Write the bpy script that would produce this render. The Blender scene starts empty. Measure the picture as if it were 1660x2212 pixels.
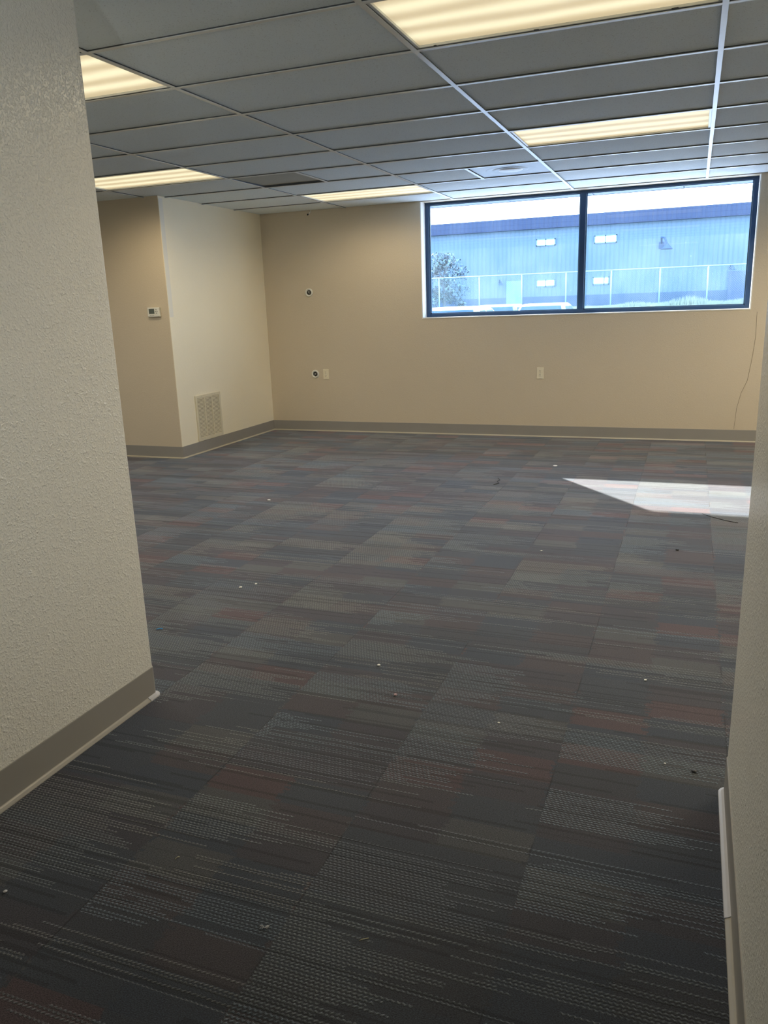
import bpy, bmesh, math, random
from mathutils import Vector, Matrix
random.seed(7)
SC = bpy.context.scene
COL = SC.collection
H = 2.4531            # ceiling height
FAR = 4.8175          # far wall, room side
GX, GY = 1.2192, 0.6096

# ------------------------------------------------------------------ node helper
class S:
    """a socket with arithmetic, for one node tree"""
    def __init__(s, nt, sock): s.nt, s.k = nt, sock
    def _m(s, op, *a):
        n = s.nt.nodes.new('ShaderNodeMath'); n.operation = op
        for i, v in enumerate((s,) + a):
            if isinstance(v, S): s.nt.links.new(v.k, n.inputs[i])
            else: n.inputs[i].default_value = v
        return S(s.nt, n.outputs[0])
    def __add__(s, o): return s._m('ADD', o)
    def __sub__(s, o): return s._m('SUBTRACT', o)
    def __mul__(s, o): return s._m('MULTIPLY', o)
    def __truediv__(s, o): return s._m('DIVIDE', o)
    def floor(s): return s._m('FLOOR')
    def fract(s): return s._m('FRACT')
    def sin(s): return s._m('SINE')
    def abs(s): return s._m('ABSOLUTE')
    def gt(s, o): return s._m('GREATER_THAN', o)
    def lt(s, o): return s._m('LESS_THAN', o)
    def mn(s, o): return s._m('MINIMUM', o)
    def mx(s, o): return s._m('MAXIMUM', o)
    def pw(s, o): return s._m('POWER', o)
    def step(s, a, b):
        n = s.nt.nodes.new('ShaderNodeMapRange'); n.interpolation_type = 'SMOOTHSTEP'
        s.nt.links.new(s.k, n.inputs[0]); n.inputs[1].default_value = a; n.inputs[2].default_value = b
        return S(s.nt, n.outputs[0])

class Mat:
    def __init__(s, name):
        s.m = bpy.data.materials.new(name); s.m.use_nodes = True
        s.nt = s.m.node_tree; s.bsdf = s.nt.nodes['Principled BSDF']
        s.out = s.nt.nodes['Material Output']
    def coord(s, kind='Object'):
        n = s.nt.nodes.new('ShaderNodeTexCoord'); return n.outputs[kind]
    def xyz(s, kind='Object'):
        n = s.nt.nodes.new('ShaderNodeSeparateXYZ'); s.nt.links.new(s.coord(kind), n.inputs[0])
        return [S(s.nt, n.outputs[i]) for i in range(3)]
    def comb(s, *a):
        n = s.nt.nodes.new('ShaderNodeCombineXYZ')
        for i, v in enumerate(a):
            if isinstance(v, S): s.nt.links.new(v.k, n.inputs[i])
            else: n.inputs[i].default_value = v
        return n.outputs[0]
    def noise(s, vec, scale, detail=2, rough=.5):
        n = s.nt.nodes.new('ShaderNodeTexNoise'); n.inputs['Scale'].default_value = scale
        n.inputs['Detail'].default_value = detail; n.inputs['Roughness'].default_value = rough
        s.nt.links.new(vec, n.inputs['Vector']); return S(s.nt, n.outputs['Fac'])
    def white(s, *a):
        n = s.nt.nodes.new('ShaderNodeTexWhiteNoise'); n.noise_dimensions = '3D'
        s.nt.links.new(s.comb(*a), n.inputs['Vector']); return S(s.nt, n.outputs['Value'])
    def voro(s, vec, scale, feature='F1'):
        n = s.nt.nodes.new('ShaderNodeTexVoronoi'); n.feature = feature; n.inputs['Scale'].default_value = scale
        s.nt.links.new(vec, n.inputs['Vector']); return S(s.nt, n.outputs['Distance'])
    def mix(s, f, a, b):
        n = s.nt.nodes.new('ShaderNodeMix'); n.data_type = 'RGBA'
        for i, v in ((0, f), (6, a), (7, b)):
            if isinstance(v, S): s.nt.links.new(v.k, n.inputs[i])
            elif i: n.inputs[i].default_value = (*v, 1) if len(v) == 3 else v
            else: n.inputs[i].default_value = v
        return S(s.nt, n.outputs[2])
    def ramp(s, f, stops, interp='LINEAR'):
        n = s.nt.nodes.new('ShaderNodeValToRGB'); r = n.color_ramp; r.interpolation = interp
        while len(r.elements) < len(stops): r.elements.new(.5)
        for e, (p, c) in zip(r.elements, stops): e.position = p; e.color = (*c, 1)
        s.nt.links.new(f.k, n.inputs[0]); return S(s.nt, n.outputs[0])
    def set(s, name, v):
        i = s.bsdf.inputs[name]
        if isinstance(v, S): s.nt.links.new(v.k, i)
        elif isinstance(v, tuple) and len(v) == 3: i.default_value = (*v, 1)
        else: i.default_value = v
        return s
    def bump(s, h, strength=.3, dist=.002):
        n = s.nt.nodes.new('ShaderNodeBump'); n.inputs['Strength'].default_value = strength
        n.inputs['Distance'].default_value = dist
        s.nt.links.new(h.k, n.inputs['Height']); s.nt.links.new(n.outputs[0], s.bsdf.inputs['Normal']); return s

def plain(name, col, rough=.5, metal=0., var=.06, nscale=12, emit=None, spec=None):
    """a simple procedural paint: base colour broken up by soft noise"""
    m = Mat(name); c = m.coord()
    n = m.noise(c, nscale, 3)
    m.set('Base Color', m.mix(n, tuple(v*(1-var) for v in col), tuple(min(1, v*(1+var)) for v in col)))
    m.set('Roughness', rough).set('Metallic', metal)
    if spec is not None: m.set('Specular IOR Level', spec)
    if emit: m.set('Emission Color', emit[0]).set('Emission Strength', emit[1])
    return m.m

# ------------------------------------------------------------------ materials
def wall_mat(name, col, strength=.35, rough=.42, scale=150):
    m = Mat(name); g = m.coord()
    big = m.noise(g, 1.3, 3)
    m.set('Base Color', m.mix(big, tuple(v*.97 for v in col), tuple(v*1.03 for v in col)))
    a = m.noise(g, scale, 2, .55).step(.45, .72)
    b = m.noise(g, scale*.4, 2, .5).step(.52, .7)
    m.bump(a*.7 + b*.6, strength, .0022)
    m.set('Roughness', rough); m.set('Specular IOR Level', .45)
    return m.m
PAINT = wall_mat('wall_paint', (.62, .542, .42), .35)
PAINT_NEAR = wall_mat('wall_paint_near', (.80, .79, .73), .8, .29, 150)  # lighter, cooler copy of PAINT, standing in for light on the near walls
PAINT_LIT = wall_mat('wall_paint_lit', (.91, .84, .66), .3)  # brighter copy of PAINT, the light on the side face painted in
WHITE_TRIM = plain('white_trim', (.82, .82, .79), .4)
PRIMER = wall_mat('primer_strip', (.80, .77, .68), .25)

def carpet():
    m = Mat('carpet_tiles'); x, y, z = m.xyz('Object')
    p = .0095
    wav = (x*(2*math.pi/.0125)).sin()*.0012 + (m.noise(m.comb(x, y, 0.), 9, 2)-.5)*.006
    yy = y + wav
    row = (yy/p).floor(); fr = (yy/p).fract()
    tx = (x-.36)/.5; ti = tx.floor(); u = tx.fract()
    # base tone patches, 25 cm wide and about 12 cm deep, with slightly ragged ends
    b2 = ((y + m.white(ti, 8.1, 2.)*.5)/.125).floor()
    b1 = ((y + m.white(ti, 3.3, 1.)*.5)/.17).floor()
    rj = m.white(row, ti, 5.)
    tone = m.white(ti + (u*2. + (rj-.5)*.12).floor()*7., b2, 40.)
    base = m.ramp(tone, [(0, (.0125, .0140, .0172)), (.20, (.0160, .0138, .0155)), (.36, (.0115, .0135, .0175)),
                         (.52, (.0138, .0130, .0155)), (.73, (.0205, .0143, .0155)), (.79, (.0125, .0130, .0155)), (.90, (.0185, .0190, .0202))], 'CONSTANT')
    # light yarn starting sharply at a seam and stopping at a different length in each row
    lit = (m.white(b1, ti, 12.)*.95 + rj*.5 - .05).gt(u*1.15)*(m.white(ti, b1, 9.).gt(.50))
    # long streaks running across the seams in thin bands
    band = (y/.085).floor()
    gx = x/1.1 + m.white(band, 2., 3.)*9. + (m.white(row, 6., 8.)-.5)*.45
    gi = gx.floor(); gu = gx.fract()
    lit2 = (m.white(gi, band, 17.).gt(.42))*(m.white(row, gi, 31.).gt(.38))*(gu.lt(.72))
    dark2 = (m.white(gi, row, 57.).gt(.80))*(gu.gt(.25))
    light = lit.mx(lit2*.85)
    lt = m.ramp(m.white(ti, b1, 77.), [(0, (.038, .043, .044)), (.35, (.034, .043, .050)), (.6, (.043, .044, .042)), (.85, (.030, .034, .039))], 'CONSTANT')
    ph = x*(2*math.pi/.0125) + row*2.1
    stitch = (ph.sin()*.5 + .5)*.75 + .25
    rowp = (fr-.5).abs().step(.36, .14)
    amount = light*rowp*stitch
    col = m.mix(amount, base, lt)
    fine = m.noise(m.comb(x, y*1.6, z), 270, 3, .75)
    mott = m.noise(m.comb(x, y, z), 2.2, 3)
    k = ((fine-.5)*4.6 + 1.).mx(.2)*(mott*.5 + .78)*(dark2*-.34 + 1.)
    seam = ((u-.5).abs().gt(.4955))*(m.noise(m.comb(x, y, 3.), 5, 2).step(.45, .6))*.5
    ty = ((y + m.white(ti, 3.3, 9.)*.5)/.5).fract()
    seam = seam.mx(((ty-.5).abs().gt(.4965))*.25)
    k = k*(seam*-1. + 1.)
    v = m.nt.nodes.new('ShaderNodeVectorMath'); v.operation = 'SCALE'
    m.nt.links.new(col.k, v.inputs[0]); m.nt.links.new(k.k, v.inputs['Scale'])
    m.set('Base Color', S(m.nt, v.outputs[0]))
    v2 = m.nt.nodes.new('ShaderNodeVectorMath'); v2.operation = 'SCALE'; v2.inputs['Scale'].default_value = 47
    m.nt.links.new(v.outputs[0], v2.inputs[0])
    m.set('Roughness', .85).set('Sheen Weight', .42).set('Sheen Roughness', .55).set('Sheen Tint', m.mix(.66, (.78, .82, .88), S(m.nt, v2.outputs[0])))
    m.set('Specular IOR Level', .25)
    m.bump(amount*.8 + fine*.5, .55, .003)
    return m.m
CARPET = carpet()

def tile_mat():
    m = Mat('ceiling_tile'); x, y, z = m.xyz(); v = m.comb(x, y, z)
    cell = m.white((x/GX).floor(), (y/GY).floor(), 1.)
    pin = m.noise(v, 160, 3, .7)
    spk = pin.step(.40, .33)
    col = m.mix(cell, (.77, .86, .92), (.82, .91, .97))
    col = m.mix(spk*.45, col, (.20, .21, .21))
    m.set('Base Color', col).set('Roughness', .9).set('Specular IOR Level', .1)
    m.bump(pin, .5, .002)
    return m.m
TILE = tile_mat()
GRID = plain('grid_white', (.72, .76, .77), .3)
DECK = plain('plenum_dark', (.02, .02, .02), .9)
METAL_TILE = plain('dark_tile', (.42, .43, .39), .8, nscale=60)

def lens():
    m = Mat('prismatic_lens'); x, y, z = m.xyz()
    wob = m.noise(m.comb(x*.9, y*2.5, z), 1.6, 2)*.22
    band = ((y + wob*.35)*(2*math.pi/.17)).sin()*.5 + .5
    ex = (x.abs()*-1. + .60).step(0, .05); ey = (y.abs()*-1. + .30).step(0, .06)
    e = (band*.38 + .66)*(ex*.25 + .75)*(ey*.3 + .7)
    pr = (((x+y)*700.).sin()*((x-y)*700.).sin())*.12 + 1.
    m.set('Base Color', (.8, .78, .66)).set('Roughness', .6).set('Specular IOR Level', .15)
    m.set('Emission Color', m.mix(band, (1, .80, .48), (1, .91, .60)))
    m.set('Emission Strength', e*pr*LENS)
    return m.m
LENS = .66
LENSM = lens()
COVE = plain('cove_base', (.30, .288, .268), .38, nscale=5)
TOE = plain('cove_toe', (.46, .42, .33), .4)  # toes worn paler, with the light their top edge catches painted in
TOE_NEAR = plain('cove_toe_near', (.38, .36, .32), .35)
TOE_PALE = plain('cove_toe_pale', (.50, .50, .53), .4)
BRONZE = plain('window_frame_metal', (.018, .055, .13), .35, .2)
ALMOND = plain('almond_plastic', (.80, .74, .58), .35)
IVORY = plain('ivory_plastic', (.74, .74, .68), .35)
DARKP = plain('dark_plastic', (.03, .03, .03), .5)
LCD = plain('lcd_grey', (.10, .12, .11), .25)
CREAMM = plain('cream_enamel', (.72, .66, .50), .4)

def glass():
    m = Mat('dusty_glass'); nt = m.nt; x, y, z = m.xyz()
    for n in list(nt.nodes):
        if n != m.out: nt.nodes.remove(n)
    x, y, z = m.xyz()
    tr = nt.nodes.new('ShaderNodeBsdfTransparent'); tr.inputs[0].default_value = (.84, .94, 1.0, 1)
    gl = nt.nodes.new('ShaderNodeBsdfGlossy'); gl.inputs['Roughness'].default_value = .02
    tl = nt.nodes.new('ShaderNodeBsdfTranslucent'); tl.inputs[0].default_value = (.62, .84, 1, 1)
    blot = m.noise(m.comb(x*1.0, y, z*.8), 2.3, 3)
    strk = m.noise(m.comb(x*22., y, z*1.3), 1.6, 3)
    spk = m.voro(m.comb(x, y, z), 16).step(.085, .03)*m.noise(m.comb(x, y, z), 5, 1).step(.45, .6)
    dust = blot.step(.3, .75)*.036 + strk.step(.4, .8)*.016 + .006 + spk*.15
    a = nt.nodes.new('ShaderNodeMixShader'); nt.links.new(dust.k, a.inputs[0])
    nt.links.new(tr.outputs[0], a.inputs[1]); nt.links.new(tl.outputs[0], a.inputs[2])
    b = nt.nodes.new('ShaderNodeMixShader'); b.inputs[0].default_value = .05
    nt.links.new(a.outputs[0], b.inputs[1]); nt.links.new(gl.outputs[0], b.inputs[2])
    nt.links.new(b.outputs[0], m.out.inputs[0])
    return m.m
GLASS = glass()

def siding(name, col):
    m = Mat(name); x, y, z = m.xyz()
    rib = (x*(2*math.pi/.30)).sin().step(.2, .9)
    n = m.noise(m.comb(x, y, z), .25, 3)
    m.set('Base Color', m.mix(rib*.35 + n*.25, col, tuple(v*.72 for v in col)))
    m.set('Roughness', .6); m.bump(rib, .5, .03); return m.m
SIDING = siding('metal_siding', (.070, .135, .215))
FASCIA = siding('metal_fascia', (.003, .022, .075))
WAINS = plain('block_wainscot', (.022, .058, .12), .8)
GROUND = plain('asphalt', (.50, .50, .50), .9, nscale=2, var=.2)
GRASS = plain('dry_grass', (.17, .21, .16), .95, nscale=8, var=.35)
STEEL = plain('galvanised_steel', (.20, .33, .33), .5, .2)
def chain():
    m = Mat('chain_link'); nt = m.nt; x, y, z = m.xyz()
    c = .11
    a = ((x+z)/c).fract(); b = ((x-z)/c).fract()
    w = ((a-.5).abs().gt(.40)).mx((b-.5).abs().gt(.40))
    m.set('Base Color', (.10, .17, .19)).set('Roughness', .6).set('Alpha', w*.6)
    return m.m
CHAIN = chain()

# ------------------------------------------------------------------ mesh helpers
def link(name, bm, mats, parent=None, loc=(0, 0, 0), smooth=False):
    bmesh.ops.recalc_face_normals(bm, faces=bm.faces)
    me = bpy.data.meshes.new(name); bm.to_mesh(me); bm.free()
    for k in (mats if isinstance(mats, (list, tuple)) else [mats]): me.materials.append(k)
    if smooth:
        for p in me.polygons: p.use_smooth = True
    o = bpy.data.objects.new(name, me); COL.objects.link(o); o.location = loc
    if parent: o.parent = parent
    return o
def B(): return bmesh.new()
def box(bm, x0, x1, y0, y1, z0, z1, bev=0, mi=0):
    r = bmesh.ops.create_cube(bm, size=1)
    for v in r['verts']:
        v.co = Vector(((x0+x1)/2 + v.co.x*(x1-x0), (y0+y1)/2 + v.co.y*(y1-y0), (z0+z1)/2 + v.co.z*(z1-z0)))
    es = {e for v in r['verts'] for e in v.link_edges}
    fs = {f for v in r['verts'] for f in v.link_faces}
    if bev:
        q = bmesh.ops.bevel(bm, geom=list(es), offset=bev, segments=2, affect='EDGES', profile=.6)
        fs = {f for v in q['verts'] for f in v.link_faces} | {f for f in fs if f.is_valid}
    for f in fs:
        if f.is_valid: f.material_index = mi
    return bm
def tube(bm, pts, r, seg=8, cap=True):
    pts = [Vector(p) for p in pts]; rings = []
    for i, p in enumerate(pts):
        d = (pts[min(i+1, len(pts)-1)] - pts[max(i-1, 0)]).normalized()
        up = Vector((0, 0, 1)) if abs(d.z) < .9 else Vector((1, 0, 0))
        a = d.cross(up).normalized(); b = a.cross(d)
        rr = r[i] if isinstance(r, (list, tuple)) else r
        rings.append([bm.verts.new(p + (a*math.cos(t) + b*math.sin(t))*rr) for t in [2*math.pi*k/seg for k in range(seg)]])
    for A, C in zip(rings, rings[1:]):
        for k in range(seg): bm.faces.new((A[k], A[(k+1) % seg], C[(k+1) % seg], C[k]))
    if cap: bm.faces.new(rings[0]); bm.faces.new(rings[-1][::-1])
    return bm
def lathe(bm, prof, seg=40, axis='y', mi=0):
    """prof: (radius, depth) revolved; depth runs along -y (out of a far wall) or -z"""
    rings = []
    for r, d in prof:
        ring = []
        for k in range(seg):
            t = 2*math.pi*k/seg
            co = (r*math.cos(t), -d, r*math.sin(t)) if axis == 'y' else (r*math.cos(t), r*math.sin(t), -d)
            ring.append(bm.verts.new(co))
        rings.append(ring)
    for A, C in zip(rings, rings[1:]):
        for k in range(seg):
            f = bm.faces.new((A[k], A[(k+1) % seg], C[(k+1) % seg], C[k])); f.material_index = mi
    return bm
def prism(bm, poly, z0, z1):
    lo = [bm.verts.new((x, y, z0)) for x, y in poly]; hi = [bm.verts.new((x, y, z1)) for x, y in poly]
    n = len(poly)
    for i in range(n): bm.faces.new((lo[i], lo[(i+1) % n], hi[(i+1) % n], hi[i]))
    bm.faces.new(lo[::-1]); bm.faces.new(hi); return bm
def sweep(bm, path, prof):
    """profile (d out of the wall to the left of travel, z) swept along a plan path with mitred corners"""
    P = [Vector((x, y, 0)) for x, y in path]; rows = []
    for i, p in enumerate(P):
        d0 = (p-P[i-1]).normalized() if i else (P[1]-p).normalized()
        d1 = (P[i+1]-p).normalized() if i < len(P)-1 else d0
        n0 = Vector((-d0.y, d0.x, 0)); n1 = Vector((-d1.y, d1.x, 0))
        n = (n0+n1).normalized(); n /= max(.3, n.dot(n0))
        rows.append([bm.verts.new((p.x+n.x*d, p.y+n.y*d, z)) for d, z in prof])
    k = len(prof)
    for A, C in zip(rows, rows[1:]):
        for j in range(k): bm.faces.new((A[j], A[(j+1) % k], C[(j+1) % k], C[j]))
    bm.faces.new(rows[0][::-1]); bm.faces.new(rows[-1])
    return bm
def arc(cx, cy, r, a0, a1, n=8):
    return [(cx + r*math.cos(math.radians(a0+(a1-a0)*i/n)), cy + r*math.sin(math.radians(a0+(a1-a0)*i/n))) for i in range(n+1)]
def structure(o, label=None):
    o['kind'] = 'structure'
    if label: o['label'] = label
    return o
def thing(name, label, cat, loc, rz=0, group=None):
    o = bpy.data.objects.new(name, None); COL.objects.link(o); o.location = loc; o.rotation_euler = (0, 0, rz)
    o.empty_display_size = .05
    return tag(o, label, cat, group)
def tag(o, label, cat, group=None):
    o['label'] = label; o['category'] = cat
    if group: o['group'] = group
    return o
def dup(root, loc, label, name=None):
    r = root.copy(); COL.objects.link(r); r.location = loc; r['label'] = label
    for ch in list(root.children):
        c = ch.copy(); COL.objects.link(c); c.parent = r
        for g in list(ch.children):
            d = g.copy(); COL.objects.link(d); d.parent = c
    return r

# ------------------------------------------------------------------ room shell
XL, XR, YB = -6.5, 4.6, -6.0
NLX, NRX, NY = -.652, 1.345, -1.333        # near walls either side of the opening
JX, JY = -3.4964, 2.9317                   # projecting block at the left

bm = B(); box(bm, XL-.1, XR+.1, YB-.1, FAR+.25, -.12, 0)
structure(link('floor', bm, CARPET), 'dark striped carpet tiles in grey, slate and dull red')

WX0, WX1, WZ0 = -1.58, 1.68, 1.262         # rough window opening
bm = B()
box(bm, JX-.02, WX0, FAR, FAR+.25, 0, H+.35)
box(bm, WX1, XR+.1, FAR, FAR+.25, 0, H+.35)
box(bm, WX0, WX1, FAR, FAR+.25, 0, WZ0)
box(bm, WX0, WX1, FAR, FAR+.25, H, H+.35)
structure(link('wall_back', bm, PAINT), 'tan textured far wall with the window')

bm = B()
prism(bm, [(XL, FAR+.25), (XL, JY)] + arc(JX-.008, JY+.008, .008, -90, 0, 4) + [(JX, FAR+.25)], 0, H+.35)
jut = link('wall_left', bm, [PAINT, PAINT_LIT])
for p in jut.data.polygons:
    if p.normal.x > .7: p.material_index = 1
structure(jut, 'projecting wall block with a side face painted lighter for the light on it at the left')
# strip of lighter paint down the corner
bm = B(); box(bm, JX, JX+.0012, JY+.004, JY+.066, 1.372, H-.012)
pp = link('trim_1', bm, PRIMER); structure(pp, 'lighter strip of bare primer down the corner of the lit side face')

bm = B(); box(bm, XL-.1, XL, YB, FAR+.25, 0, H+.35)
structure(link('wall_far_left', bm, PAINT))
bm = B(); box(bm, XR, XR+.1, YB, FAR+.25, 0, H+.35)
structure(link('wall_far_right', bm, PAINT))
bm = B(); box(bm, XL-.1, XR+.1, YB-.1, YB, 0, H+.35)
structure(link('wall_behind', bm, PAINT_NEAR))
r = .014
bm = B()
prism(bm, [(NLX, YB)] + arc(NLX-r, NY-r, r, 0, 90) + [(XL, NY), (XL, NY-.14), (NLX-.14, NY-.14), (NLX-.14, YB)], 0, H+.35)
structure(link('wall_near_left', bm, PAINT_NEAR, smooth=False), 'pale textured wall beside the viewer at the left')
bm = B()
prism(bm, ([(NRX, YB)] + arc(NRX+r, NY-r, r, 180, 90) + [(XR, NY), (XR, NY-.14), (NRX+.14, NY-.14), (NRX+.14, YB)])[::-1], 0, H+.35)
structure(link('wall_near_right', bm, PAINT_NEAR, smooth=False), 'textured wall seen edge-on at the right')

# hairline crack low on the far wall, right of the window
bm = B()
tube(bm, [(1.735, FAR-.0006, 1.24), (1.74, FAR-.0006, 1.0), (1.725, FAR-.0006, .80), (1.70, FAR-.0006, .60), (1.655, FAR-.0006, .48), (1.625, FAR-.0006, .33), (1.615, FAR-.0006, .125)], .0016, 5)
structure(link('trim_2', bm, plain('crack_line', (.25, .2, .14), .9)), 'thin wavering crack in the paint below the window corner')

# ------------------------------------------------------------------ cove base
PROF = [(0, .118), (.0028, .118), (.0032, .116), (.0032, .013), (0, .013)]
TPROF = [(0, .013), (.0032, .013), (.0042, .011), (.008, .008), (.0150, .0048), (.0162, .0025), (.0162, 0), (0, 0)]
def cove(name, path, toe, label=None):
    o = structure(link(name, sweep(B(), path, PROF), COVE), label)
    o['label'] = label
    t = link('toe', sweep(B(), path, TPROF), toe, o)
    return o
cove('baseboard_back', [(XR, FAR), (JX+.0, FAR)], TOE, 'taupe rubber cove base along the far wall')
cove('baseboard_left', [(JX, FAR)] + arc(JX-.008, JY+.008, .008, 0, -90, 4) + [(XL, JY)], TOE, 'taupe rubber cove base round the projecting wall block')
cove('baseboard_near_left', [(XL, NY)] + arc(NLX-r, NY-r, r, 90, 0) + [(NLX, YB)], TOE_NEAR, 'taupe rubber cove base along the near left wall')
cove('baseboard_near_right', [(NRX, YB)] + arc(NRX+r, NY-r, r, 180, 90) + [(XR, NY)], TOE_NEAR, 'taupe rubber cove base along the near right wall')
# pale corner pieces of the base, worn and lightened for the light on them
def corner_piece(path, label):
    prof = [(d*1.0 + (.0016 if d > 0 else .0), z + (.0012 if 0 < z < .02 else 0)) for d, z in TPROF[2:-1]] + [(.0005, 0), (.0005, .016)]
    o = link('trim_3', sweep(B(), path, prof), TOE_PALE); structure(o, label)
corner_piece(arc(NLX-r, NY-r, r, 80, 0) + [(NLX, NY-.055)], 'pale worn toe of the cove base at the near left corner')
corner_piece([(NRX, NY-.53), (NRX, NY-.02)] + arc(NRX+r, NY-r, r, 178, 100), 'pale separate length of cove base toe at the near right corner')

# ------------------------------------------------------------------ ceiling
lights = [(0, -1), (-2, -1), (0, 3), (-3, 3), (-2, 6)]          # cells (column, row) of the troffers
fill_lights = [(-4, 0), (2, 1), (2, 5), (0, -8)]  # unseen troffers added to brighten the room
holes = {(c, k) for c, k in lights + fill_lights}
halves = {(-2, 4), (-1, 5)}
bm = B(); T = H + .0062
def quad(x0, x1, y0, y1, z=T):
    bm.faces.new([bm.verts.new(c) for c in ((x0, y0, z), (x0, y1, z), (x1, y1, z), (x1, y0, z))])
for c in range(-6, 5):
    for k in range(-10, 9):
        x0, x1, y0, y1 = max(c*GX, XL), min((c+1)*GX, XR), max(k*GY, YB), min((k+1)*GY, FAR)
        if x1 <= x0 or y1 <= y0 or (c, k) in holes: continue
        if (c, k) == (-2, 4): x0 = (c+.5)*GX
        if (c, k) == (-1, 5): x1 = (c+.5)*GX
        g = .0085
        quad(x0+g, x1-g, y0+g, y1-g, T + random.uniform(0, .0015))
ceiling = structure(link('ceiling', bm, TILE), 'suspended ceiling of speckled white-grey tiles in a white grid')
bm = B(); box(bm, XL, XR, YB, FAR, H+.30, H+.36)
link('deck', bm, DECK, ceiling)
def tee(bm, x0, x1, y0, y1):
    box(bm, x0, x1, y0, y1, H-.002, H+.0008, .0005)
w = .012
bm = B()
for c in range(-5, 4): tee(bm, c*GX-w, c*GX+w, YB, FAR)
link('main_tee', bm, GRID, ceiling)
bm = B()
for c in range(-6, 5):
    for k in range(-9, 8):
        x0, x1 = max(c*GX+w, XL), min((c+1)*GX-w, XR)
        tee(bm, x0, x1, k*GY-w, k*GY+w)
tee(bm, -1.5*GX-w, -1.5*GX+w, 4*GY+w, 5*GY-w)
tee(bm, -.5*GX-w, -.5*GX+w, 5*GY+w, 6*GY-w)
link('cross_tee', bm, GRID, ceiling)
bm = B()                                        # webs of the tees, painted dark for the shade in the slots
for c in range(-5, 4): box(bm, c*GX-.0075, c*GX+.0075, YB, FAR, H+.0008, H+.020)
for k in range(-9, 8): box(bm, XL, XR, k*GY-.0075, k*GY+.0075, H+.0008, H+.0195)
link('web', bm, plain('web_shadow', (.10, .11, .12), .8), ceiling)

def troffer(c, k, label):
    t = thing('ceiling_light', label, 'ceiling light', ((c+.5)*GX, (k+.5)*GY, H), 0, 'fluorescent troffers in the ceiling grid')
    hx, hy = GX/2-w, GY/2-w
    bm = B()
    for s in (-1, 1):
        a, b = sorted((s*hx, s*(hx-.014))); box(bm, a, b, -hy, hy, .003, .016, .001)
        a, b = sorted((s*hy, s*(hy-.010))); box(bm, -hx+.014, hx-.014, a, b, .003, .016, .001)
    f = link('frame', bm, GRID, t)
    bm = B()
    box(bm, -hx+.002, hx-.002, -hy+.002, hy-.002, .085, .09)
    for s in (-1, 1):
        a, b = sorted((s*hx, s*(hx-.003))); box(bm, a, b, -hy, hy, .016, .09)
        a, b = sorted((s*hy, s*(hy-.003))); box(bm, -hx, hx, a, b, .016, .09)
    link('housing', bm, GRID, t)
    bm = B(); box(bm, -hx+.012, hx-.012, -hy+.009, hy-.009, .0125, .0145)
    link('lens', bm, LENSM, t)
    if (c, k) == (0, -1):
        for x, d in ((-.52, .012), (-.1, .02), (.42, .025)):
            bm = B(); box(bm, x, x+d, hy-.014, hy-.008, .0, .004, .0008); link('latch', bm, DARKP, f)
    return t
def tubes(c, k, watts, col):
    for i, dx in enumerate((-.38, 0, .38)):
        l = bpy.data.lights.new('troffer_lamp', 'SPOT'); o = bpy.data.objects.new('troffer_lamp', l); COL.objects.link(o)
        l.energy = watts/3; l.color = col; l.spot_size = math.radians(172); l.spot_blend = .6; l.shadow_soft_size = 0
        o.location = ((c+.5)*GX + dx, (k+.5)*GY, H-.01)
L = ['large glowing fluorescent ceiling light cut by the top edge of the photo',
     'glowing ceiling light partly hidden behind the near left wall, the higher one',
     'glowing ceiling light in front of the window, with bright white side edge',
     'glowing ceiling light above the thermostat wall, beside the near left wall',
     'smallest glowing ceiling light, close to the far wall left of the window']
WARM = (1, .83, .56)
for (c, k), lab in zip(lights, L): troffer(c, k, lab); tubes(c, k, {(-2, 6): 18, (-3, 3): 26}.get((c, k), 34), WARM)
for (c, k), lab in zip(fill_lights, ('ceiling light added as fill, out of sight behind the near left wall','ceiling light added as fill, out of sight over the right of the room', 'ceiling light added as fill, out of sight by the far wall at the right', 'ceiling light added as fill behind the viewer')): troffer(c, k, lab); tubes(c, k, 92 if c == 2 else 55 if c == -4 else 3, (1, .88, .66) if c == 2 else (1, .95, .86))

# sagging dark return panel
t = thing('ceiling_panel', 'dark grey square ceiling panel sitting crooked with a black gap along one edge', 'ceiling panel', (-1.75*GX, 4.5*GY, H))
bm = B(); box(bm, -.297, .297, -.300, .288, -.004, .004, .001)
o = link('panel', bm, METAL_TILE, t); o.location = (0, .004, .0155); o.rotation_euler = (math.radians(1.1), 0, 0)
bm = B(); box(bm, -.297, .297, -.297, .297, .20, .21); link('duct_opening', bm, DECK, t)

# round air diffuser in a square plate
t = thing('ceiling_diffuser', 'blue-grey square ceiling air diffuser with a round centre near the window', 'air vent', (-.25*GX, 5.5*GY, H))
DIFF = plain('diffuser_enamel', (.27, .36, .45), .45)
DIFL = plain('diffuser_cone', (.55, .60, .64), .4)
bm = B()
n = 40; R0 = .205
outer = []; inner = []
for kk in range(n):
    a = 2*math.pi*kk/n; cx, sy = math.cos(a), math.sin(a); m_ = .292/max(abs(cx), abs(sy))
    outer.append(bm.verts.new((cx*m_, sy*m_, .006))); inner.append(bm.verts.new((cx*R0, sy*R0, .006)))
for kk in range(n): bm.faces.new((outer[kk], outer[(kk+1) % n], inner[(kk+1) % n], inner[kk]))
link('plate', bm, DIFF, t)
bm = lathe(B(), [(.205, -.006), (.19, -.004), (.165, -.007), (.15, -.007)], axis='z'); link('outer_ring', bm, DIFF, t, smooth=True)
bm = lathe(B(), [(.15, -.007), (.135, -.001), (.11, -.004), (.10, -.004)], axis='z'); link('inner_ring', bm, DIFF, t, smooth=True)
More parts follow.
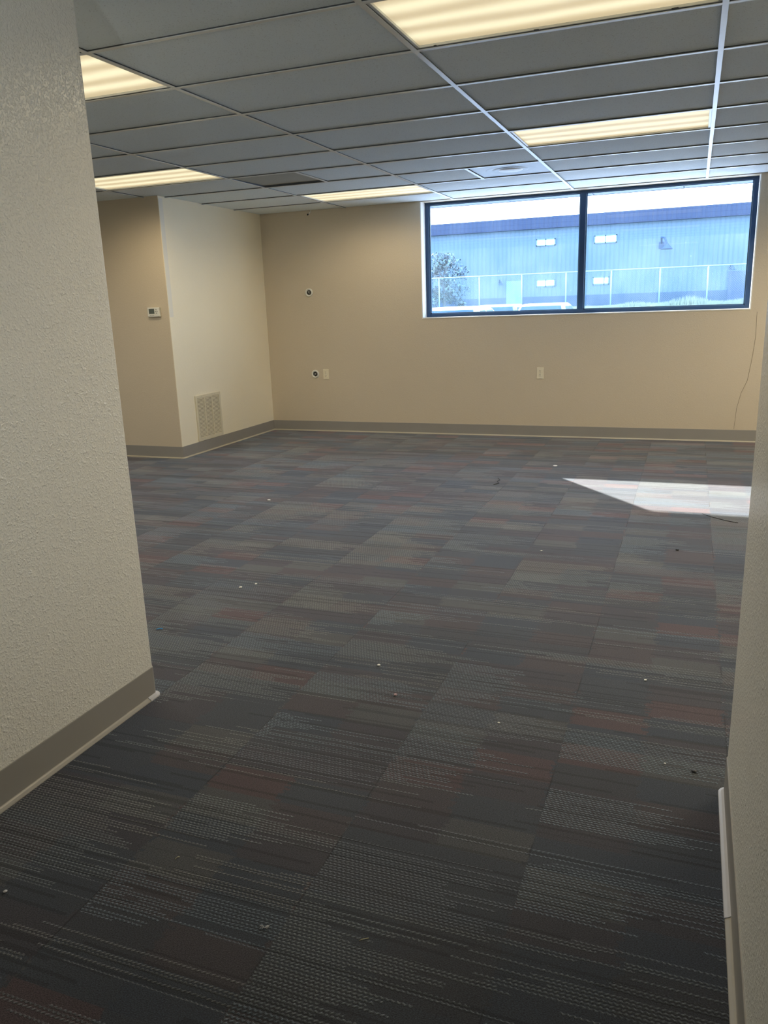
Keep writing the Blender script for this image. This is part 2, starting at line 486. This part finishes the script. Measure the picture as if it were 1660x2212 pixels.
bm = lathe(B(), [(.10, -.004), (.092, .001), (.0005, .003)], axis='z'); link('cone', bm, DIFL, t, smooth=True)

# ------------------------------------------------------------------ window
win = bpy.data.objects.new('window_1', None); COL.objects.link(win); structure(win, 'wide dark-framed two-pane window high on the far wall')
FY0, FY1 = 4.955, 5.035
bm = B()
lt = .010
box(bm, WX0, WX0+lt, FAR-.001, FY0, WZ0+lt, H, .001)
box(bm, WX1-lt, WX1, FAR-.001, FY0, WZ0+lt, H, .001)
link('jamb', bm, WHITE_TRIM, win)
bm = B(); box(bm, WX0, WX1, FAR-.004, FY1+.02, WZ0-.002, WZ0+lt, .0012); link('window_sill', bm, WHITE_TRIM, win)
x0, x1, z0, z1 = WX0+lt, WX1-lt, WZ0+lt, H
bm = B(); fw = .040
box(bm, x0, x0+fw, FY0, FY1, z0, z1, .002); box(bm, x1-fw, x1, FY0, FY1, z0, z1, .002)
box(bm, x0+fw, x1-fw, FY0, FY1, z0, z0+.034, .002); box(bm, x0+fw, x1-fw, FY0, FY1, z1-.026, z1, .002)
link('window_frame', bm, BRONZE, win)
MX = .087
bm = B(); box(bm, MX-.027, MX+.027, FY0-.006, FY1, z0+.034, z1-.026, .002); link('mullion', bm, BRONZE, win)
bm = B()                                       # glazing beads
BEAD = plain('glazing_bead', (.10, .19, .30), .3, .3)
for a, b in ((x0+fw, MX-.027), (MX+.027, x1-fw)):
    box(bm, a, a+.012, FY0+.02, FY0+.034, z0+.034, z1-.026); box(bm, b-.012, b, FY0+.02, FY0+.034, z0+.034, z1-.026)
    box(bm, a, b, FY0+.02, FY0+.034, z0+.034, z0+.044); box(bm, a, b, FY0+.02, FY0+.034, z1-.033, z1-.026)
link('glazing_bead', bm, BEAD, win)
for a, b in ((x0+fw, MX-.027), (MX+.027, x1-fw)):
    bm = B(); bm.faces.new([bm.verts.new(c) for c in ((a, FY0+.045, z0+.034), (b, FY0+.045, z0+.034), (b, FY0+.045, z1-.026), (a, FY0+.045, z1-.026))])
    link('pane', bm, GLASS, win)

# ------------------------------------------------------------------ small things on the walls
def outlet(x, z, label, grp='duplex outlets on the far wall'):
    t = thing('wall_outlet', label, 'outlet', (x, FAR, z), 0, grp)
    bm = B(); box(bm, -.036, .036, -.006, 0, -.058, .058, .003); link('cover_plate', bm, ALMOND, t)
    for s in (-1, 1):
        bm = lathe(B(), [(.0165, .005), (.0165, .0082), (.015, .0088), (.0003, .0088)], 24)
        o = link('receptacle', bm, ALMOND, t, (0, 0, s*.0205))
        bm = B()
        box(bm, -.0085, -.0055, -.0094, -.0086, .001, .010); box(bm, .0050, .0075, -.0094, -.0086, .002, .010)
        box(bm, -.003, .003, -.0094, -.0086, -.011, -.005, .0003)
        link('slot', bm, DARKP, o)
    bm = lathe(B(), [(.0032, .006), (.0028, .0078), (.0003, .0082)], 12); link('screw', bm, STEEL, t, smooth=True)
    return t
outlet(-2.766, .667, 'almond duplex power outlet beside the lower round cable hole')
outlet(-.287, .673, 'almond duplex power outlet alone under the window')

def grommet(x, z, tw, label):
    t = thing('cable_hole', label, 'cable grommet', (x, FAR, z), 0, 'round cable holes on the far wall')
    bm = lathe(B(), [(.047, 0), (.047, .006), (.043, .012), (.036, .013), (.030, .010), (.027, .002)], 36)
    link('ring', bm, IVORY, t, smooth=True)
    bm = lathe(B(), [(.028, .002), (.0003, .0018)], 30); link('hole', bm, DARKP, t)
    bm = B(); WIRE = plain('grey_cable', (.30, .31, .32), .5)
    tube(bm, [(-.010, -.003, .016*tw), (-.004, -.012, .008*tw), (.006, -.013, -.002*tw), (.010, -.008, -.012*tw)], .0045, 8)
    tube(bm, [(.010, -.003, .012*tw), (.001, -.010, .004), (-.008, -.010, -.008*tw)], .0035, 8)
    link('cable', bm, WIRE, t, smooth=True)
grommet(-2.928, 1.585, 1, 'white round cable hole ring at head height left of the window')
grommet(-2.903, .667, -1, 'white round cable hole ring beside the left power outlet')

# thermostat on the face of the projecting block
t = thing('thermostat', 'small ivory digital thermostat on the shaded tan wall', 'thermostat', (-3.655, JY, 1.424))
bm = B(); box(bm, -.072, .066, -.008, 0, -.042, .042, .003); link('back_plate', bm, IVORY, t)
bm = B(); box(bm, -.070, .070, -.028, -.008, -.044, .044, .008); link('body', bm, IVORY, t, smooth=False)
bm = B(); box(bm, -.050, .012, -.0295, -.0275, -.016, .032, .001); link('screen', bm, LCD, t)
BTN = plain('button_grey', (.32, .32, .30), .5)
for x, z in ((.034, .022), (.026, .006), (.044, .006), (.034, -.010)):
    bm = lathe(B(), [(.0055, .0275), (.005, .0305), (.0003, .031)], 14); link('button', bm, BTN, t, (x, 0, z), smooth=True)
for x in (-.036, -.018, 0):
    bm = B(); box(bm, -.005, .005, -.0295, -.0275, -.003, .003, .0006); link('button', bm, BTN, t, (x, 0, -.029))

# return grille on the lit side of the block
t = thing('wall_grille', 'cream louvred return-air grille low on the lit side wall', 'air vent', (JX, 3.449, .355))
gw, gh = .232, .233
bm = B()
for s in (-1, 1):
    a, b = sorted((s*gw, s*(gw-.030))); box(bm, 0, .009, a, b, -gh, gh, .002)
    a, b = sorted((s*gh, s*(gh-.030))); box(bm, 0, .009, -gw+.029, gw-.029, a, b, .002)
link('frame', bm, CREAMM, t)
iw = gw-.030; ih = gh-.030
bm = B()
for yv in (-iw/3, iw/3): box(bm, .002, .0085, yv-.007, yv+.007, -ih, ih, .0008)
link('divider', bm, CREAMM, t)
bm = B(); ns = 30
for i in range(ns):
    z = -ih + (i+.5)*2*ih/ns
    q = [(.0074, z-.0050), (.0083, z-.0040), (.0024, z+.0044), (.0014, z+.0036)]
    va = [bm.verts.new((x, -iw, zz)) for x, zz in q]; vb = [bm.verts.new((x, iw, zz)) for x, zz in q]
    for j in range(4): bm.faces.new((va[j], va[(j+1) % 4], vb[(j+1) % 4], vb[j]))
link('louvre', bm, CREAMM, t)
bm = B(); box(bm, .0002, .001, -iw-.002, iw+.002, -ih-.002, ih+.002); link('backing', bm, plain('grille_dark', (.07, .05, .03), .9), t)
for s in (-1, 1):
    bm = B(); bmesh.ops.create_icosphere(bm, subdivisions=2, radius=.004); link('screw', bm, CREAMM, t, (.009, s*.12, gh-.015), smooth=True)

# stub of wire hanging from the ceiling edge
t = thing('hanging_wire', 'short white wire stub poking from the ceiling at the far wall', 'wire', (-2.83, FAR-.05, H-.001))
bm = tube(B(), [(0, .0, 0), (-.004, -.006, -.018), (-.014, -.012, -.034), (-.020, -.015, -.041)], .0055, 8); link('sleeve', bm, WHITE_TRIM, t, smooth=True)
bm = tube(B(), [(-.019, -.015, -.036), (-.030, -.018, -.043), (-.034, -.02, -.050)], [.006, .009, .005], 8); link('tip', bm, DARKP, t, smooth=True)

# ------------------------------------------------------------------ litter on the carpet
CHIP = plain('paint_chip_white', (.85, .85, .82), .7); BLUEB = plain('blue_plastic', (.05, .35, .75), .4)
STRAW = plain('straw', (.62, .55, .33), .7); LINT = plain('lint_grey', (.60, .60, .62), .95); PINK = plain('pink_lint', (.50, .36, .40), .95)
def chip(x, y, s, label, mat=CHIP, fl=.45, name='paint_chip', cat='debris', grp=None):
    bm = B(); bmesh.ops.create_icosphere(bm, subdivisions=2, radius=s)
    rr = random.Random(int(x*977+y*131))
    for v in bm.verts:
        v.co *= rr.uniform(.75, 1.2); v.co.z = v.co.z*fl
    lo = min(v.co.z for v in bm.verts)
    o = link(name, bm, mat, None, (x, y, -lo)); o.rotation_euler = (0, 0, rr.uniform(0, 3))
    return tag(o, label, cat, grp)
def fpt(px, py):
    return FP[(px, py)]
FP = {(819, 1438): (0.074, -0.855), (520, 1270): (-0.958, -0.207), (553, 1262): (-0.908, -0.135), (581, 1081): (-1.769, 1.559), (1395, 1470): (1.090, -0.677), (1200, 1007): (0.125, 3.282), (1170, 1190): (0.434, 0.827), (1078, 1562): (0.634, -1.151), (1437, 1650): (1.178, -1.237), (12, 1927): (-0.365, -2.341), (855, 1502): (0.224, -1.069), (1500, 1668): (1.262, -1.257), (1464, 1189): (1.172, 1.033), (785, 2030): (0.555, -2.190), (383, 1854): (-0.022, -2.093), (345, 1360): (-1.032, -0.800), (1075, 1040): (-0.228, 2.576), (1525, 1115): (1.331, 1.846), (572, 2005): (0.321, -2.233)}
CH = 'white paint chips scattered on the carpet'
chip(*fpt(819, 1438), .0075, 'largest white paint chip, alone in the middle of the carpet', grp=CH)
chip(*fpt(520, 1270), .0085, 'white paint chip left of its close twin near the left wall end', grp=CH)
chip(*fpt(553, 1262), .0065, 'white paint chip right of its close twin near the left wall end', grp=CH)
chip(*fpt(581, 1081), .014, 'white scrap on the carpet towards the air grille', fl=.3, name='paper_scrap', grp=None)
chip(*fpt(1395, 1470), .0055, 'small white chip near the right wall end', grp=CH)
chip(*fpt(1200, 1007), .020, 'flat white scrap just beyond the patch of sunlight', fl=.2, name='paper_scrap')
chip(*fpt(1170, 1190), .007, 'thin pale crumb between the sunlit patch and the middle of the carpet', fl=.3, grp=CH)
chip(*fpt(1078, 1562), .0045, 'tiny white crumb right of the pinkish lint', grp=CH)
chip(*fpt(1437, 1650), .0035, 'tiny white crumb beside the small black bit', grp=CH)
chip(*fpt(12, 1927), .0055, 'pale crumb at the left edge of the carpet', mat=LINT, name='crumb')
chip(*fpt(855, 1502), .007, 'pinkish ball of lint below the largest white chip', mat=PINK, name='lint_ball')
chip(*fpt(1500, 1668), .008, 'small black bit of debris near the right wall end', mat=DARKP, fl=.5, name='debris_bit')
chip(*fpt(1464, 1189), .010, 'tiny black speck below the patch of sunlight', mat=DARKP, fl=.4, name='debris_bit')
def fibre(px, py, pts, rad, mat, label, name='fibre', cat='debris'):
    x, y = fpt(px, py)
    bm = tube(B(), [(a, b, c+rad) for a, b, c in pts], rad, 6)
    return tag(link(name, bm, mat, None, (x, y, 0), smooth=True), label, cat)
fibre(785, 2030, [(-.008, -.006, 0), (0, .001, .001), (.010, .008, 0)], .0007, STRAW, 'short straw-coloured splinter on the dark foreground carpet', 'splinter')
fibre(383, 1854, [(-.003, -.006, 0), (.001, .001, .003), (.003, .006, 0)], .0008, STRAW, 'tiny bright splinter in the left foreground', 'splinter')
fibre(345, 1360, [(-.012, -.008, .001), (.001, .002, .003), (.013, .006, .001)], .0022, BLUEB, 'small bright blue plastic sliver beside the near left wall', 'plastic_sliver')
fibre(1075, 1040, [(-.02, .12, 0), (.01, .05, 0), (0, 0, 0), (.03, -.07, 0), (.0, -.13, 0)], .0028, DARKP, 'dark curly thread on the carpet left of the sunlit patch', 'thread')
fibre(1525, 1115, [(-.02, .06, 0), (.03, -.01, 0), (.12, -.09, 0), (.19, -.13, 0)], .0022, DARKP, 'thin dark thread lying in and below the sunlit patch', 'thread')
# feathery tuft in the foreground
x, y = fpt(572, 2005)
bm = B(); rr = random.Random(3)
for i in range(16):
    a = rr.uniform(-.9, .9) + (math.pi if rr.random() < .3 else 0); l = rr.uniform(.004, .014)
    tube(bm, [(0, 0, .001), (l*.5*math.cos(a), l*.5*math.sin(a), .003+rr.random()*.002), (l*math.cos(a+.3), l*math.sin(a+.3), .0012)], .0005, 5)
tag(link('lint_tuft', bm, LINT, None, (x, y, 0)), 'fluffy pale grey lint tuft on the dark foreground carpet', 'debris')

# ------------------------------------------------------------------ outside
GZ = -.10
bm = B(); box(bm, -70, 70, FAR+.25, 34, GZ-.2, GZ)
structure(link('ground', bm, GROUND), 'sunlit parking lot outside')
# bank rising to the fence
bm = B(); rows = []
prof = [(33, GZ-.01), (36, .35), (39, .80), (42, 1.02), (46, 1.0), (60, .75)]
for i in range(161):
    x = -60 + i*.75
    rows.append([bm.verts.new((x, y_, z_ + (random.uniform(-.05, .06) if 35 < y_ < 50 else 0))) for y_, z_ in prof])
for A, C in zip(rows, rows[1:]):
    for j in range(len(prof)-1): bm.faces.new((A[j], A[j+1], C[j+1], C[j]))
structure(link('bank', bm, GRASS, smooth=True), 'pale grassy bank below the fence')
bm = B(); rr = random.Random(5)
for i in range(5200):
    x = rr.uniform(-16, 6); y_ = rr.uniform(40.2, 41.9); h_ = rr.uniform(.08, .26)*(1 + .9*math.sin(x*1.7)*math.sin(x*.63+1)); dx = rr.uniform(-.12, .12); w_ = .02
    if x < -3.2: h_ *= .12
    bm.faces.new([bm.verts.new(c) for c in ((x-w_, y_, .96), (x+w_, y_, .96), (x+dx, y_+.05, 1.02+max(.05, h_)))])
tag(link('grass_tufts', bm, GRASS), 'pale dry grass growing along the foot of the chain-link fence', 'grass')['kind'] = 'stuff'

# soffit over the window
bm = B()
SFE, SFZ = 5.846, 2.500
for i in range(12):
    a = -5.4 + i*.915
    box(bm, a+.004, a+.911, FAR+.25, SFE-.02, SFZ, SFZ+.02)
box(bm, -5.5, 5.6, FAR+.25, SFE, SFZ+.02, SFZ+.10)
box(bm, -5.5, 5.6, SFE-.02, SFE, SFZ-.003, SFZ+.3)
structure(link('soffit', bm, plain('soffit_panel', (.07, .12, .20), .6)), 'panelled soffit just outside above the window')

FD = 42.0
BY = 55.0
bld = thing('building', 'long ribbed blue-grey metal building with a dark roof band beyond the fence', 'building', (-6, BY, 0))
bm = B(); box(bm, -34, 40, 0, 18, .5, 6.35); link('wall', bm, SIDING, bld)
bm = B(); box(bm, -34.2, 40.2, -.35, 18.2, 6.30, 7.06); link('roof_band', bm, FASCIA, bld)
bm = B(); box(bm, -34.05, 40.05, -.06, 0, .5, 1.71); link('block_base', bm, WAINS, bld)
WG = plain('glowing_window_glass', (.8, .9, .95), .15, emit=((.85, .95, 1.), 1.6))  # panes emit light themselves, their brightness is put into the material
WF = plain('window_trim_blue', (.10, .19, .26), .5)
def bwin(x0, x1, z0, z1, split=.5):
    bm = B(); cx = -6
    t_ = .07
    X0, X1 = x0-cx, x1-cx; mid = X0+(X1-X0)*split
    box(bm, X0, X0+t_, -.08, 0, z0, z1); box(bm, X1-t_, X1, -.08, 0, z0, z1)
    box(bm, X0, X1, -.08, 0, z0, z0+t_); box(bm, X0, X1, -.08, 0, z1-t_, z1); box(bm, mid-t_/2, mid+t_/2, -.08, 0, z0, z1)
    f = link('window', bm, WF, bld)
    bm = B(); box(bm, X0+t_, X1-t_, -.03, -.01, z0+t_, z1-t_); link('pane', bm, WG, f)
bwin(-9.5, -8.15, 5.15, 5.62); bwin(-5.5, -4.0, 5.10, 5.63)
bwin(-9.45, -8.12, 2.38, 2.87); bwin(-5.52, -4.42, 2.37, 2.89, .7)
bm = B(); box(bm, -11.6+6, -10.5+6, -.09, 0, .75, 2.86, .01); d = link('door', bm, plain('pale_green_door', (.12, .30, .33), .5), bld)
bm = B(); box(bm, -10.68+6, -10.62+6, -.16, -.09, 1.7, 1.8, .01); link('handle', bm, STEEL, d)
bm = B(); box(bm, 3.18+6, 4.25+6, -.09, 0, .75, 2.9, .01); link('door', bm, plain('dark_blue_door', (.02, .055, .14), .5), bld)['label'] = 'dark blue door'
def wall_lamp(x, z, s, label):
    t = thing('wall_lamp', label, 'wall lamp', (x, BY, z), 0, 'wall lamps on the building outside')
    bm = B(); box(bm, -.10*s, .10*s, -.06, 0, -.12*s, .12*s, .01); link('back_plate', bm, WAINS, t)
    bm = tube(B(), [(0, -.05, .08*s), (0, -.25*s, .28*s), (.12*s, -.40*s, .25*s), (.22*s, -.48*s, .02*s)], .035*s, 8); link('arm', bm, WAINS, t)
    bm = lathe(B(), [(.05*s, .0), (.10*s, .08*s), (.22*s, .20*s), (.20*s, .21*s), (.0003, .1*s)], 20, 'z'); o = link('shade', bm, WAINS, t, (.22*s, -.48*s, .03*s))
wall_lamp(-1.1, 4.75, 1.7, 'dark curved wall lamp high on the building outside')
wall_lamp(-12.1, 2.75, .8, 'small wall lamp left of the pale green door outside')
wall_lamp(4.25-1.0, 3.1, .8, 'small wall lamp above the dark blue door outside')

# chain-link fence
fen = thing('chain_link_fence', 'galvanised chain-link fence in front of the metal building', 'fence', (-4, FD, .98))
top = 2.88-.98
def fx(px_x): return px_x
posts = [-18.0, -15.4, -12.9, -10.6, -8.2, -5.7, -3.2, -.7, 1.8, 4.3, 6.8]
sc_ = (FD+3.553)/(30+3.553)
posts = [1.176+(v-1.176)*sc_ for v in (-16.2, -14.4, -12.6, -10.85, -9.075, -7.31, -5.515, -3.714, -1.947, -.115, 1.613, 3.4, 5.2)]
for v in posts:
    bm = tube(B(), [(v+4, 0, -.1), (v+4, 0, top+.02)], .038, 8); link('post', bm, STEEL, fen, smooth=True)
bm = tube(B(), [(posts[0]+4, 0, top), (posts[-1]+4, 0, top)], .030, 8); link('top_rail', bm, STEEL, fen, smooth=True)
bm = B(); bm.faces.new([bm.verts.new(c) for c in ((posts[0]+4, .05, 0.0), (posts[-1]+4, .05, 0.0), (posts[-1]+4, .05, top), (posts[0]+4, .05, top))])
link('mesh', bm, CHAIN, fen)

# tree left
t = thing('tree', 'bushy tree against the building at the left of the window view', 'tree', (-14.25, 48, .75))
t.scale = (1.12, 1.12, 1.02)
bm = tube(B(), [(0, 0, 0), (.05, 0, 1.0), (-.05, 0, 2.2), (.1, 0, 3.0)], [.12, .1, .07, .03], 8)
for a in range(7):
    an = a*.9; tube(bm, [(0, 0, 1.0+a*.22), (.5*math.cos(an), .5*math.sin(an), 1.6+a*.22), (.9*math.cos(an), .9*math.sin(an), 1.7+a*.2)], [.05, .035, .012], 6)
link('trunk', bm, plain('bark', (.08, .10, .12), .9), t)
bm = B(); rr = random.Random(11)
cl = [(rr.uniform(-.9, .9), rr.uniform(-.8, .8), rr.uniform(.7, 3.5), rr.uniform(.3, .6)) for _ in range(26)]
for cx, cy, cz, cr in cl:
    if cz > 2.8: cx *= .5
    for _ in range(120):
        d = Vector((rr.gauss(0, 1), rr.gauss(0, 1), rr.gauss(0, 1))).normalized()*cr*rr.uniform(.5, 1)
        p = Vector((cx, cy, cz)) + d; q = Vector((rr.gauss(0, 1), rr.gauss(0, 1), rr.gauss(0, 1))).normalized(); s2 = q.cross(d).normalized()
        l = rr.uniform(.07, .14)
        bm.faces.new([bm.verts.new(p+v) for v in (q*-l, s2*l*.4, q*l, s2*-l*.4)])
lm = Mat('tree_leaves'); nn = lm.noise(lm.coord(), 3, 2)
lm.set('Base Color', lm.mix(nn.step(.4, .6), (.008, .03, .055), (.13, .21, .24))).set('Roughness', .6)
link('foliage', bm, lm.m, t)

# parked cars
def car(x, y, rz, paint, label):
    t = thing('car', label, 'car', (x, y, GZ), rz, 'cars parked outside')
    # body side profile swept across the width, front at +x
    def shell(prof, hw, inset, name, mat, parent, nseg=1):
        bm = B(); n_ = len(prof)
        L_ = [bm.verts.new((a, -hw + inset(b), b)) for a, b in prof]; R_ = [bm.verts.new((a, hw - inset(b), b)) for a, b in prof]
        for i in range(n_): bm.faces.new((L_[i], L_[(i+1) % n_], R_[(i+1) % n_], R_[i]))
        bm.faces.new(L_[::-1]); bm.faces.new(R_)
        bmesh.ops.recalc_face_normals(bm, faces=bm.faces)
        bmesh.ops.bevel(bm, geom=list(bm.edges), offset=.03, segments=2, affect='EDGES')
        return link(name, bm, mat, parent, smooth=True)
    body = [(-2.25, .35), (-2.28, .62), (-2.22, .92), (-1.55, .98), (0.85, .96), (1.75, .86), (2.2, .72), (2.25, .40), (1.9, .25), (-1.9, .25)]
    shell(body, .88, lambda z: .0 if z < .7 else (z-.7)*.25, 'body', paint, t)
    cab = [(-1.72, .95), (-1.22, 1.385), (-.95, 1.43), (.05, 1.44), (.35, 1.38), (1.10, .94)]
    shell(cab, .80, lambda z: max(0, (z-.95)*.42), 'cabin', paint, t)
    GLZ = CARG
    def pane_(p): bm.faces.new([bm.verts.new(c) for c in p])
    def wv(z): return .80 - max(0, (z-.95)*.42)
    bm = B(); pane_([(-1.705, -wv(1.0)+.07, 1.0), (-1.705, wv(1.0)-.07, 1.0), (-1.29, wv(1.35)-.07, 1.362), (-1.29, -wv(1.35)+.07, 1.362)])
    link('rear_window', bm, GLZ, t)
    bm = B(); pane_([(1.03, -wv(1.0)+.08, 1.0), (1.03, wv(1.0)-.08, 1.0), (.40, wv(1.35)-.10, 1.375), (.40, -wv(1.35)+.10, 1.375)])
    link('windscreen', bm, GLZ, t)
    for s in (-1, 1):
        for a0, a1, b0, b1 in ((-1.35, -.42, -.98, -.45), (-.36, .86, -.38, .30)):
            bm = B(); q = [(a0, s*(wv(1.0)+.006), 1.0), (a1, s*(wv(1.0)+.006), 1.0), (b1, s*(wv(1.34)+.006), 1.34), (b0, s*(wv(1.34)+.006), 1.34)]
            pane_(q); link('side_window', bm, GLZ, t)
    for sx in (-1.4, 1.4):
        for sy in (-.80, .80):
            bm = lathe(B(), [(.0005, .11), (.20, .11), (.30, .10), (.32, .06), (.32, -.06), (.30, -.10), (.0005, -.11)], 24); link('wheel', bm, DARKP, t, (sx, sy, .32), smooth=True)
    for sy in (-.66, .66):
        bm = B(); box(bm, -2.30, -2.22, sy-.15, sy+.15, .68, .82, .01); link('tail_light', bm, plain('red_lens', (.5, .02, .02), .3), t)
    return t
CARG = plain('car_glass', (.022, .065, .13), .6, spec=.15)
CW = plain('white_car_paint', (.75, .80, .82), .25); CS = plain('silver_car_paint', (.30, .42, .50), .25, .3); CB = plain('blue_grey_car_paint', (.18, .30, .38), .25, .2)
R90 = math.radians(90)
car(-4.15, 16.0, R90, CW, 'white car parked outside, leftmost through the window')
car(-4.75, 23.2, R90, CB, 'dark blue-grey car parked outside behind the white car')
car(-2.95, 21.3, R90, CS, 'silver car parked outside, rightmost, beside the window mullion')

# ------------------------------------------------------------------ camera and light
cam = bpy.data.cameras.new('camera'); co = bpy.data.objects.new('camera', cam); COL.objects.link(co); SC.camera = co
a, b, c, f = -.3734, -.2560, -.0343, 1695.93
fwv = Vector((math.sin(a)*math.cos(b), math.cos(a)*math.cos(b), math.sin(b)))
rt = Vector((math.cos(a), -math.sin(a), 0)); up = rt.cross(fwv)
r2 = rt*math.cos(c) + up*math.sin(c); u2 = -rt*math.sin(c) + up*math.cos(c)
M = Matrix((r2, u2, -fwv)).transposed().to_4x4(); M.translation = Vector((1.1761, -3.553, H-1.0488))
co.matrix_world = M
cam.sensor_fit = 'VERTICAL'; cam.sensor_height = 24; cam.lens = f*24/2212; cam.clip_start = .05; cam.clip_end = 500

wd = bpy.data.worlds.new('world'); SC.world = wd; wd.use_nodes = True
nt = wd.node_tree; bg = nt.nodes['Background']
tc = nt.nodes.new('ShaderNodeTexCoord'); sp = nt.nodes.new('ShaderNodeSeparateXYZ'); nt.links.new(tc.outputs['Generated'], sp.inputs[0])
rp = nt.nodes.new('ShaderNodeValToRGB'); nt.links.new(sp.outputs[2], rp.inputs[0])
rp.color_ramp.elements[0].position = .0; rp.color_ramp.elements[0].color = (.92, .96, 1, 1)
rp.color_ramp.elements[1].position = .6; rp.color_ramp.elements[1].color = (.42, .62, 1, 1)
nt.links.new(rp.outputs[0], bg.inputs[0]); bg.inputs[1].default_value = 7.0

sun = bpy.data.lights.new('sun', 'SUN'); so = bpy.data.objects.new('sun', sun); COL.objects.link(so)
so.rotation_euler = Vector((1.268, -1.578, -1)).to_track_quat('-Z', 'Y').to_euler()
sun.energy = 17; sun.color = (1, .88, .76); sun.angle = math.radians(.53)
# unseen fill spot added behind the viewer to brighten the near left wall
wl = bpy.data.lights.new('corridor_fill', 'SPOT'); wo = bpy.data.objects.new('corridor_fill', wl); COL.objects.link(wo)
wl.energy = 85; wl.color = (.92, .97, 1); wl.spot_size = math.radians(56); wl.spot_blend = 1; wl.shadow_soft_size = 0
wo.location = (1.2, -4.9, 1.7); wo.rotation_euler = (Vector((-.65, -2.0, 1.75)) - Vector(wo.location)).to_track_quat('-Z', 'Y').to_euler()
# portal: helps the sampler find the window, gives no light of its own
pl = bpy.data.lights.new('window_portal', 'AREA'); po = bpy.data.objects.new('window_portal', pl); COL.objects.link(po)
pl.shape = 'RECTANGLE'; pl.size = WX1-WX0; pl.size_y = H-WZ0; pl.cycles.is_portal = True
po.location = ((WX0+WX1)/2, FY1+.03, (H+WZ0)/2); po.rotation_euler = (math.radians(-90), 0, 0)

SC.view_settings.view_transform = 'Standard'; SC.view_settings.look = 'None'
SC.view_settings.exposure = 0.46
SC.cycles.use_denoising = True
SC.cycles.max_bounces = 10; SC.cycles.diffuse_bounces = 6; SC.cycles.transparent_max_bounces = 12
SC.cycles.sample_clamp_indirect = 8
SC.cycles.caustics_reflective = False; SC.cycles.caustics_refractive = False
